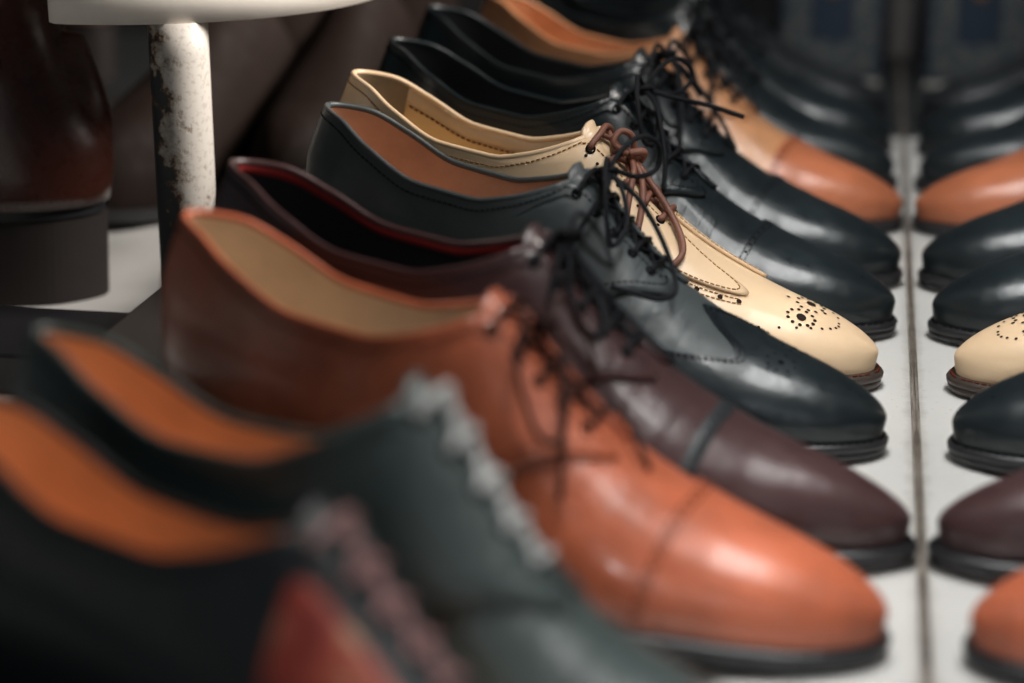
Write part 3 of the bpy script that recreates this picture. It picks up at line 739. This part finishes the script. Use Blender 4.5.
mb = MB(); mb.box(RW(-.70, .83, 0), RW(-.330, .905, .020)); mb.build('base_bar', bpy.data.materials['black_metal'], rack, smooth=False, bevel=.002)
mb = MB(); mb.box(RW(-.52, .885, .0202), RW(-.466, .909, .0235)); mb.build('bar_plate', plain('steel_plate', (0.25, 0.27, 0.28), 0.35, 0.8), rack, smooth=False, bevel=.001)

ob = empty('added_shade_board', (-.6, .9, .42)); tag(ob, 'added dark board out of view that shades the raised heels', 'board')  # added out of view to keep overhead light off the heels
mb = MB(); mb.box((-.5, -.66, 0), (.490, .95, .016)); mb.build('board', plain('dark_board', (0.05, 0.04, 0.035), 0.6), ob, smooth=False, bevel=.002)
# boots
def make_boot(label, loc, yaw, mat, lean=0.027, group='tall boots standing behind the shoe row', heel=.05, scale=1.0, cat='boot'):
    root = empty('leather_boot'); tag(root, label, cat, group)
    la = Last('round', 1, 1.05, heel)
    mb = MB(); U = np.linspace(0, 1, 60); V = np.concatenate([np.linspace(-1, 0, 24), np.linspace(0, 1, 24)[1:]])
    mb.grid(la.raw(U[:, None] + 0 * V[None], 0 * U[:, None] + V[None])); mb.build('vamp', mat, root)
    back = cur([(heel, .004), (heel + .03, .000), (heel + .05, .006), (heel + .09, lean * .8), (heel + .13, lean), (heel + .2, lean - .004), (heel + .3, lean - .012)])
    front = cur([(heel, .10), (heel + .05, .115), (heel + .09, .125), (heel + .13, .128), (heel + .2, .135), (heel + .3, .14)])
    hw = cur([(heel, .031), (heel + .03, .0335), (heel + .06, .033), (heel + .12, .037), (heel + .2, .044), (heel + .3, .050)])
    rings = []
    for z in np.linspace(heel + .004, heel + .28, 36):
        b, f, w = float(back(z)), float(front(z)), float(hw(z)); c = (b + f) / 2; a = (f - b) / 2
        rings.append([(c + a * abs(math.cos(t)) ** .9 * math.copysign(1, math.cos(t)), w * abs(math.sin(t)) ** .9 * math.copysign(1, math.sin(t)), z) for t in np.linspace(0, 2 * PI, 49)])
    mb = MB(); mb.grid(rings); sh = mb.build('shaft', mat, root, solid=.002, off=-1)
    mb = MB()
    for sg in (-1, 1):
        pts = []
        for z, fx in ((heel + .03, .62), (heel + .06, .50), (heel + .09, .44), (heel + .13, .48), (heel + .17, .60), (heel + .2, .7)):
            b, f, w = float(back(z)), float(front(z)), float(hw(z)); c = (b + f) / 2; a = (f - b) / 2
            x = b + (f - b) * fx; q = (x - c) / a
            pts.append((x, sg * (w * max(0, 1 - abs(q) ** 2.2) ** .47 + .0006), z))
        mb.tube(pts, .0012, 6, 0, sub=6)
    mb.build('seam', M['sole_black'], sh)
    xs = np.linspace(0, 1, 70); R = la.raw(xs, np.full(70, -1.0)); Lf = la.raw(xs, np.full(70, 1.0))
    mb = MB(); o = np.array((0, 0, 1))
    for dz0, dz1, ex in ((-.008, 0, .003),):
        r0 = R + (0, -ex, dz0); l0 = Lf + (0, ex, dz0); r1 = R + (0, -ex, dz1); l1 = Lf + (0, ex, dz1)
        mb.grid(np.stack([r0, l0], 1)); mb.grid(np.stack([r1, l1], 1), flip=True); mb.grid(np.stack([r0, r1], 1), flip=True); mb.grid(np.stack([l0, l1], 1))
    so = mb.build('outsole', M['sole_black'], root, smooth=False, weld=1e-5)
    k = int(np.sum(R[:, 0] < .075)); lp = np.concatenate([R[:k], Lf[:k][::-1][:-1]]); lp[:, 1] *= 1.06
    tp = lp.copy(); tp[:, 2] = heel - .002; bt = lp * (1, .96, 1) + (.002, 0, 0); bt[:, 2] = 0; nn = len(lp)
    mb = MB(); mb.add(np.concatenate([bt, tp]), [(i, (i + 1) % nn, nn + (i + 1) % nn, nn + i) for i in range(nn)] + [tuple(range(nn))[::-1], tuple(range(nn, 2 * nn))])
    mb.build('heel', plain('stacked_heel', (0.012, 0.007, 0.006), 0.75) if 'stacked_heel' not in bpy.data.materials else bpy.data.materials['stacked_heel'], so, smooth=False, bevel=.001)
    root.matrix_world = Matrix.Translation(Vector(loc)) @ Matrix.Rotation(math.radians(yaw), 4, 'Z') @ Matrix.Scale(scale, 4)
    return root
make_boot('dark reddish brown boot with a block heel beside the white post', (-.428, 1.0, 0), 190, M['boot_brown'], group=None)
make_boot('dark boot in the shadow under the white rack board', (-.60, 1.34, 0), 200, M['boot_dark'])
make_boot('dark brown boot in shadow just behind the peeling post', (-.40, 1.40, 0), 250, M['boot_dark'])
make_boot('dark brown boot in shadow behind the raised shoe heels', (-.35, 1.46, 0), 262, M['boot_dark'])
make_boot('tan boot half hidden in shadow behind the white rack', (-.66, 1.60, 0), 150, M['tan_orange'])

# patterned box behind the last shoes
bx = empty('patterned_box', (-.060, 1.68, 0)); tag(bx, 'blue box with pale ornament border and gold emblem beside the mirror', 'box')
def orn():
    m, nt, b = base_mat('pale_ornament')
    n = noise(nt, 190, 4, 0.7); r = ramp(nt, n.outputs['Fac'], [(0.42, (0.012, 0.025, 0.04)), (0.60, (0.085, 0.085, 0.075))])
    nt.links.new(r.outputs['Color'], b.inputs['Base Color']); b.inputs['Roughness'].default_value = 0.6
    return m
mb = MB(); mb.box((-.042, 0, 0), (.042, .06, .16)); mb.build('box_body', plain('deep_blue_card', (0.010, 0.020, 0.036), 0.5), bx, smooth=False, bevel=.001)
om = orn()
mb = MB(); mb.box((-.038, -.0012, .014), (-.018, 0, .155)); mb.box((.018, -.0012, .014), (.038, 0, .155)); mb.box((-.0178, -.0012, .014), (.0178, 0, .040)); mb.build('ornament_border', om, bx, smooth=False)
mb = MB(); mb.box((-.042, -.0018, .004), (.042, 0, .009)); mb.build('foot_trim', plain('pale_trim', srgb(150, 148, 140), 0.4), bx, smooth=False)
mb = MB(); mb.ball((0, 0, .085), .006, 0, 1, .25, 1.5); mb.build('emblem', plain('gold_emblem', srgb(120, 84, 44), 0.5), bx)

# ---------------------------------------------------------------- light and camera
W = bpy.data.worlds.new('World'); SC.world = W; W.use_nodes = True
bg = W.node_tree.nodes['Background']; bg.inputs['Color'].default_value = (0.40, 0.70, 0.88, 1); bg.inputs['Strength'].default_value = 0.05

def area(name, loc, target, sx, sy, power, col):
    l = bpy.data.lights.new(name, 'AREA'); l.shape = 'RECTANGLE'; l.size = sx; l.size_y = sy; l.energy = power; l.color = col
    o = bpy.data.objects.new(name, l); COL.objects.link(o); o.location = loc
    o.rotation_euler = (Vector(target) - Vector(loc)).to_track_quat('-Z', 'Y').to_euler(); return o
area('skylight_lamp', (-.18, .62, 1.15), (-.18, .66, 0), .76, .80, 37, (1.0, .985, .96))
area('side_lamp', (.95, 1.10, .95), (-.30, .80, .10), .7, .7, 76, (1.0, .93, .86))
k = area('shopfront_lamp', (.0, -.75, .52), (.05, .78, .02), .16, .10, .07, (.92, .97, 1.0)); k.data.spread = math.radians(16)
cam = bpy.data.cameras.new('camera'); co = bpy.data.objects.new('camera', cam); COL.objects.link(co); SC.camera = co
cam.sensor_width = 36; cam.lens = 2000 * 36 / 1024; cam.clip_start = .02; cam.clip_end = 50
co.location = (-.0311, 0, .31)
co.rotation_euler = (math.radians(90 - 17.784), 0, math.radians(10.051))
cam.dof.use_dof = True; cam.dof.focus_distance = .94; cam.dof.aperture_fstop = (2000 * 36 / 1024 / 1000) / .019; cam.dof.aperture_blades = 0
SC.view_settings.view_transform = 'Standard'; SC.view_settings.look = 'None'; SC.view_settings.exposure = 0; SC.view_settings.gamma = 1
SC.cycles.use_denoising = True
SC.cycles.max_bounces = 8
